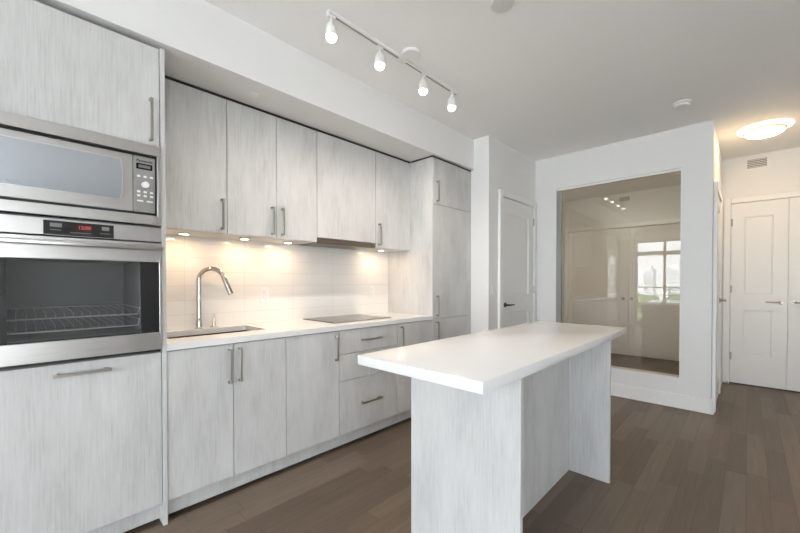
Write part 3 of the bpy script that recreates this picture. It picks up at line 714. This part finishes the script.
def vent(label, fn, u0, u1, v0, v1, n):
    c = fn((u0 + u1) / 2, (v0 + v1) / 2, 0)
    t = thing('wall_vent', label, 'vent', c, 'louvred wall vents')
    p = P(fn); e = 0.022
    p.box(u0, u1, v0, v0 + e, 0.0005, 0.008, 0.002); p.box(u0, u1, v1 - e, v1, 0.0005, 0.008, 0.002); p.box(u0, u0 + e, v0 + e, v1 - e, 0.0005, 0.008, 0.002); p.box(u1 - e, u1, v0 + e, v1 - e, 0.0005, 0.008, 0.002)
    p.build('frame', WHITEPL, t)
    P(fn).box(u0 + e, u1 - e, v0 + e, v1 - e, 0.0005, 0.001).build('duct', GREYPL, t)
    p = P(fn); s = (v1 - v0 - 2 * e) / n
    for i in range(n): p.box(u0 + e, u1 - e, v0 + e + i * s + s * 0.38, v0 + e + i * s + s * 0.66, 0.0015, 0.007)
    p.build('louvres', WHITEPL, t); return t
vent('white wall vent above the double hall doors', f2, -0.045, 0.165, 2.548, 2.690, 5)
vent('wall vent seen through the glass above the sliding doors', lambda u, v, w: (XD - w, -u, v), -1.62, -1.42, 2.565, 2.685, 4)

# door stop on the hall skirting
t = thing('door_stop', 'small metal door stop on the floor by the hall doors', 'door stop', (5.90, 0.175, 0))
P().lathe([(0.018, 0.0005), (0.018, 0.006), (0.008, 0.009), (0.008, 0.028), (0, 0.028)], (5.90, 0.175), 20).build('post', NICKEL, t)
P().lathe([(0.012, 0.0285), (0.012, 0.040), (0.008, 0.043), (0, 0.043)], (5.90, 0.175), 20).build('rubber_tip', WHITEPL, t)

# ------------------------------------------------------------------ outside, seen mirrored in the partition glass
GZ = -9.0
PAVE = mat('pale_ground_paving', (0.60, 0.595, 0.58), 0.9, bscale=0.4); CONC = mat('balcony_concrete', (0.66, 0.655, 0.64), 0.8, bscale=20)
struct(P().box(-700, -6.5, -400, 400, GZ - 0.3, GZ).build('ground', PAVE))
struct(P().box(-4.60, -3.16, -3.2, 3.0, -0.22, -0.04).build('balcony_slab', CONC))
t = thing('balcony_railing', 'glass balcony railing outside the window, mirrored in the partition', 'railing', (-4.50, 0, -0.04))
P().box(-4.53, -4.47, -3.15, 2.95, 1.03, 1.08, 0.004).build('top_rail', ALU, t)
for i in range(6):
    y = -3.1 + i * 1.2; P().box(-4.525, -4.475, y - 0.025, y + 0.025, -0.0395, 1.029).build('post', ALU, t)
for i in range(5):
    y = -3.1 + i * 1.2; P().box(-4.505, -4.495, y + 0.03, y + 1.17, 0.05, 1.0).build('glass_panel', WGLASS, t)
BM = mat('pale_tower_concrete', (0.62, 0.63, 0.65), 0.7, bscale=0.3); WB = mat('tower_glazing', (0.36, 0.40, 0.44), 0.3)
def tower(label, x, y, wx, wy, h, fl):
    t = thing('apartment_tower', label, 'building', (x, y, GZ))
    P().box(x - wx / 2, x + wx / 2, y - wy / 2, y + wy / 2, GZ, GZ + h).build('walls', BM, t)
    P().box(x - wx / 4, x + wx / 4, y - wy / 4, y + wy / 4, GZ + h, GZ + h + 2.5).build('roof_plant', BM, t)
    p = P()
    for i in range(fl):
        z = GZ + 1.5 + i * (h - 2) / fl; p.box(x + wx / 2 - 0.05, x + wx / 2 + 0.15, y - wy / 2 + 0.6, y + wy / 2 - 0.6, z, z + (h - 2) / fl * 0.5)
    p.build('window_band', WB, t)
tower('narrow grey tower, left of the two mirrored in the partition glass', -300, 50.5, 12, 5.5, 19, 7)
tower('broad grey tower mirrored at the right edge of the partition glass', -300, 36, 12, 9, 20, 7)
LEAF = mat('tree_leaves', lin((85, 110, 60)), 0.8, bscale=3); BARK = mat('tree_bark', (0.1, 0.07, 0.05), 0.9)
def tree(x, y, h, r):
    t = thing('street_tree', 'leafy green tree outdoors, mirrored faintly in the partition glass', 'tree', (x, y, GZ), 'trees outside the window')
    P().cyl((x, y, GZ), (x, y, GZ + h * 0.55), 0.3, 0.18, 10).build('trunk', BARK, t)
    b = bmesh.new(); bmesh.ops.create_icosphere(b, subdivisions=4, radius=1.0)
    ph = random.random() * 9
    for v in b.verts:
        c = v.co.copy(); k = 1 + 0.16 * math.sin(5 * c.x + ph) * math.cos(4 * c.y + ph) + 0.10 * math.sin(9 * c.z + 3 * c.x + ph) + random.uniform(-0.07, 0.07)
        v.co = Vector((c.x * r * k + x, c.y * r * k + y, c.z * r * 0.9 * k + GZ + h * 0.66))
    q = P(); q.merge(b); q.build('crown', LEAF, t)
for i in range(7):
    tree(-62 - 9 * (i % 3), 4 + i * 2.9, random.uniform(8.0, 9.6), random.uniform(2.2, 3.0))
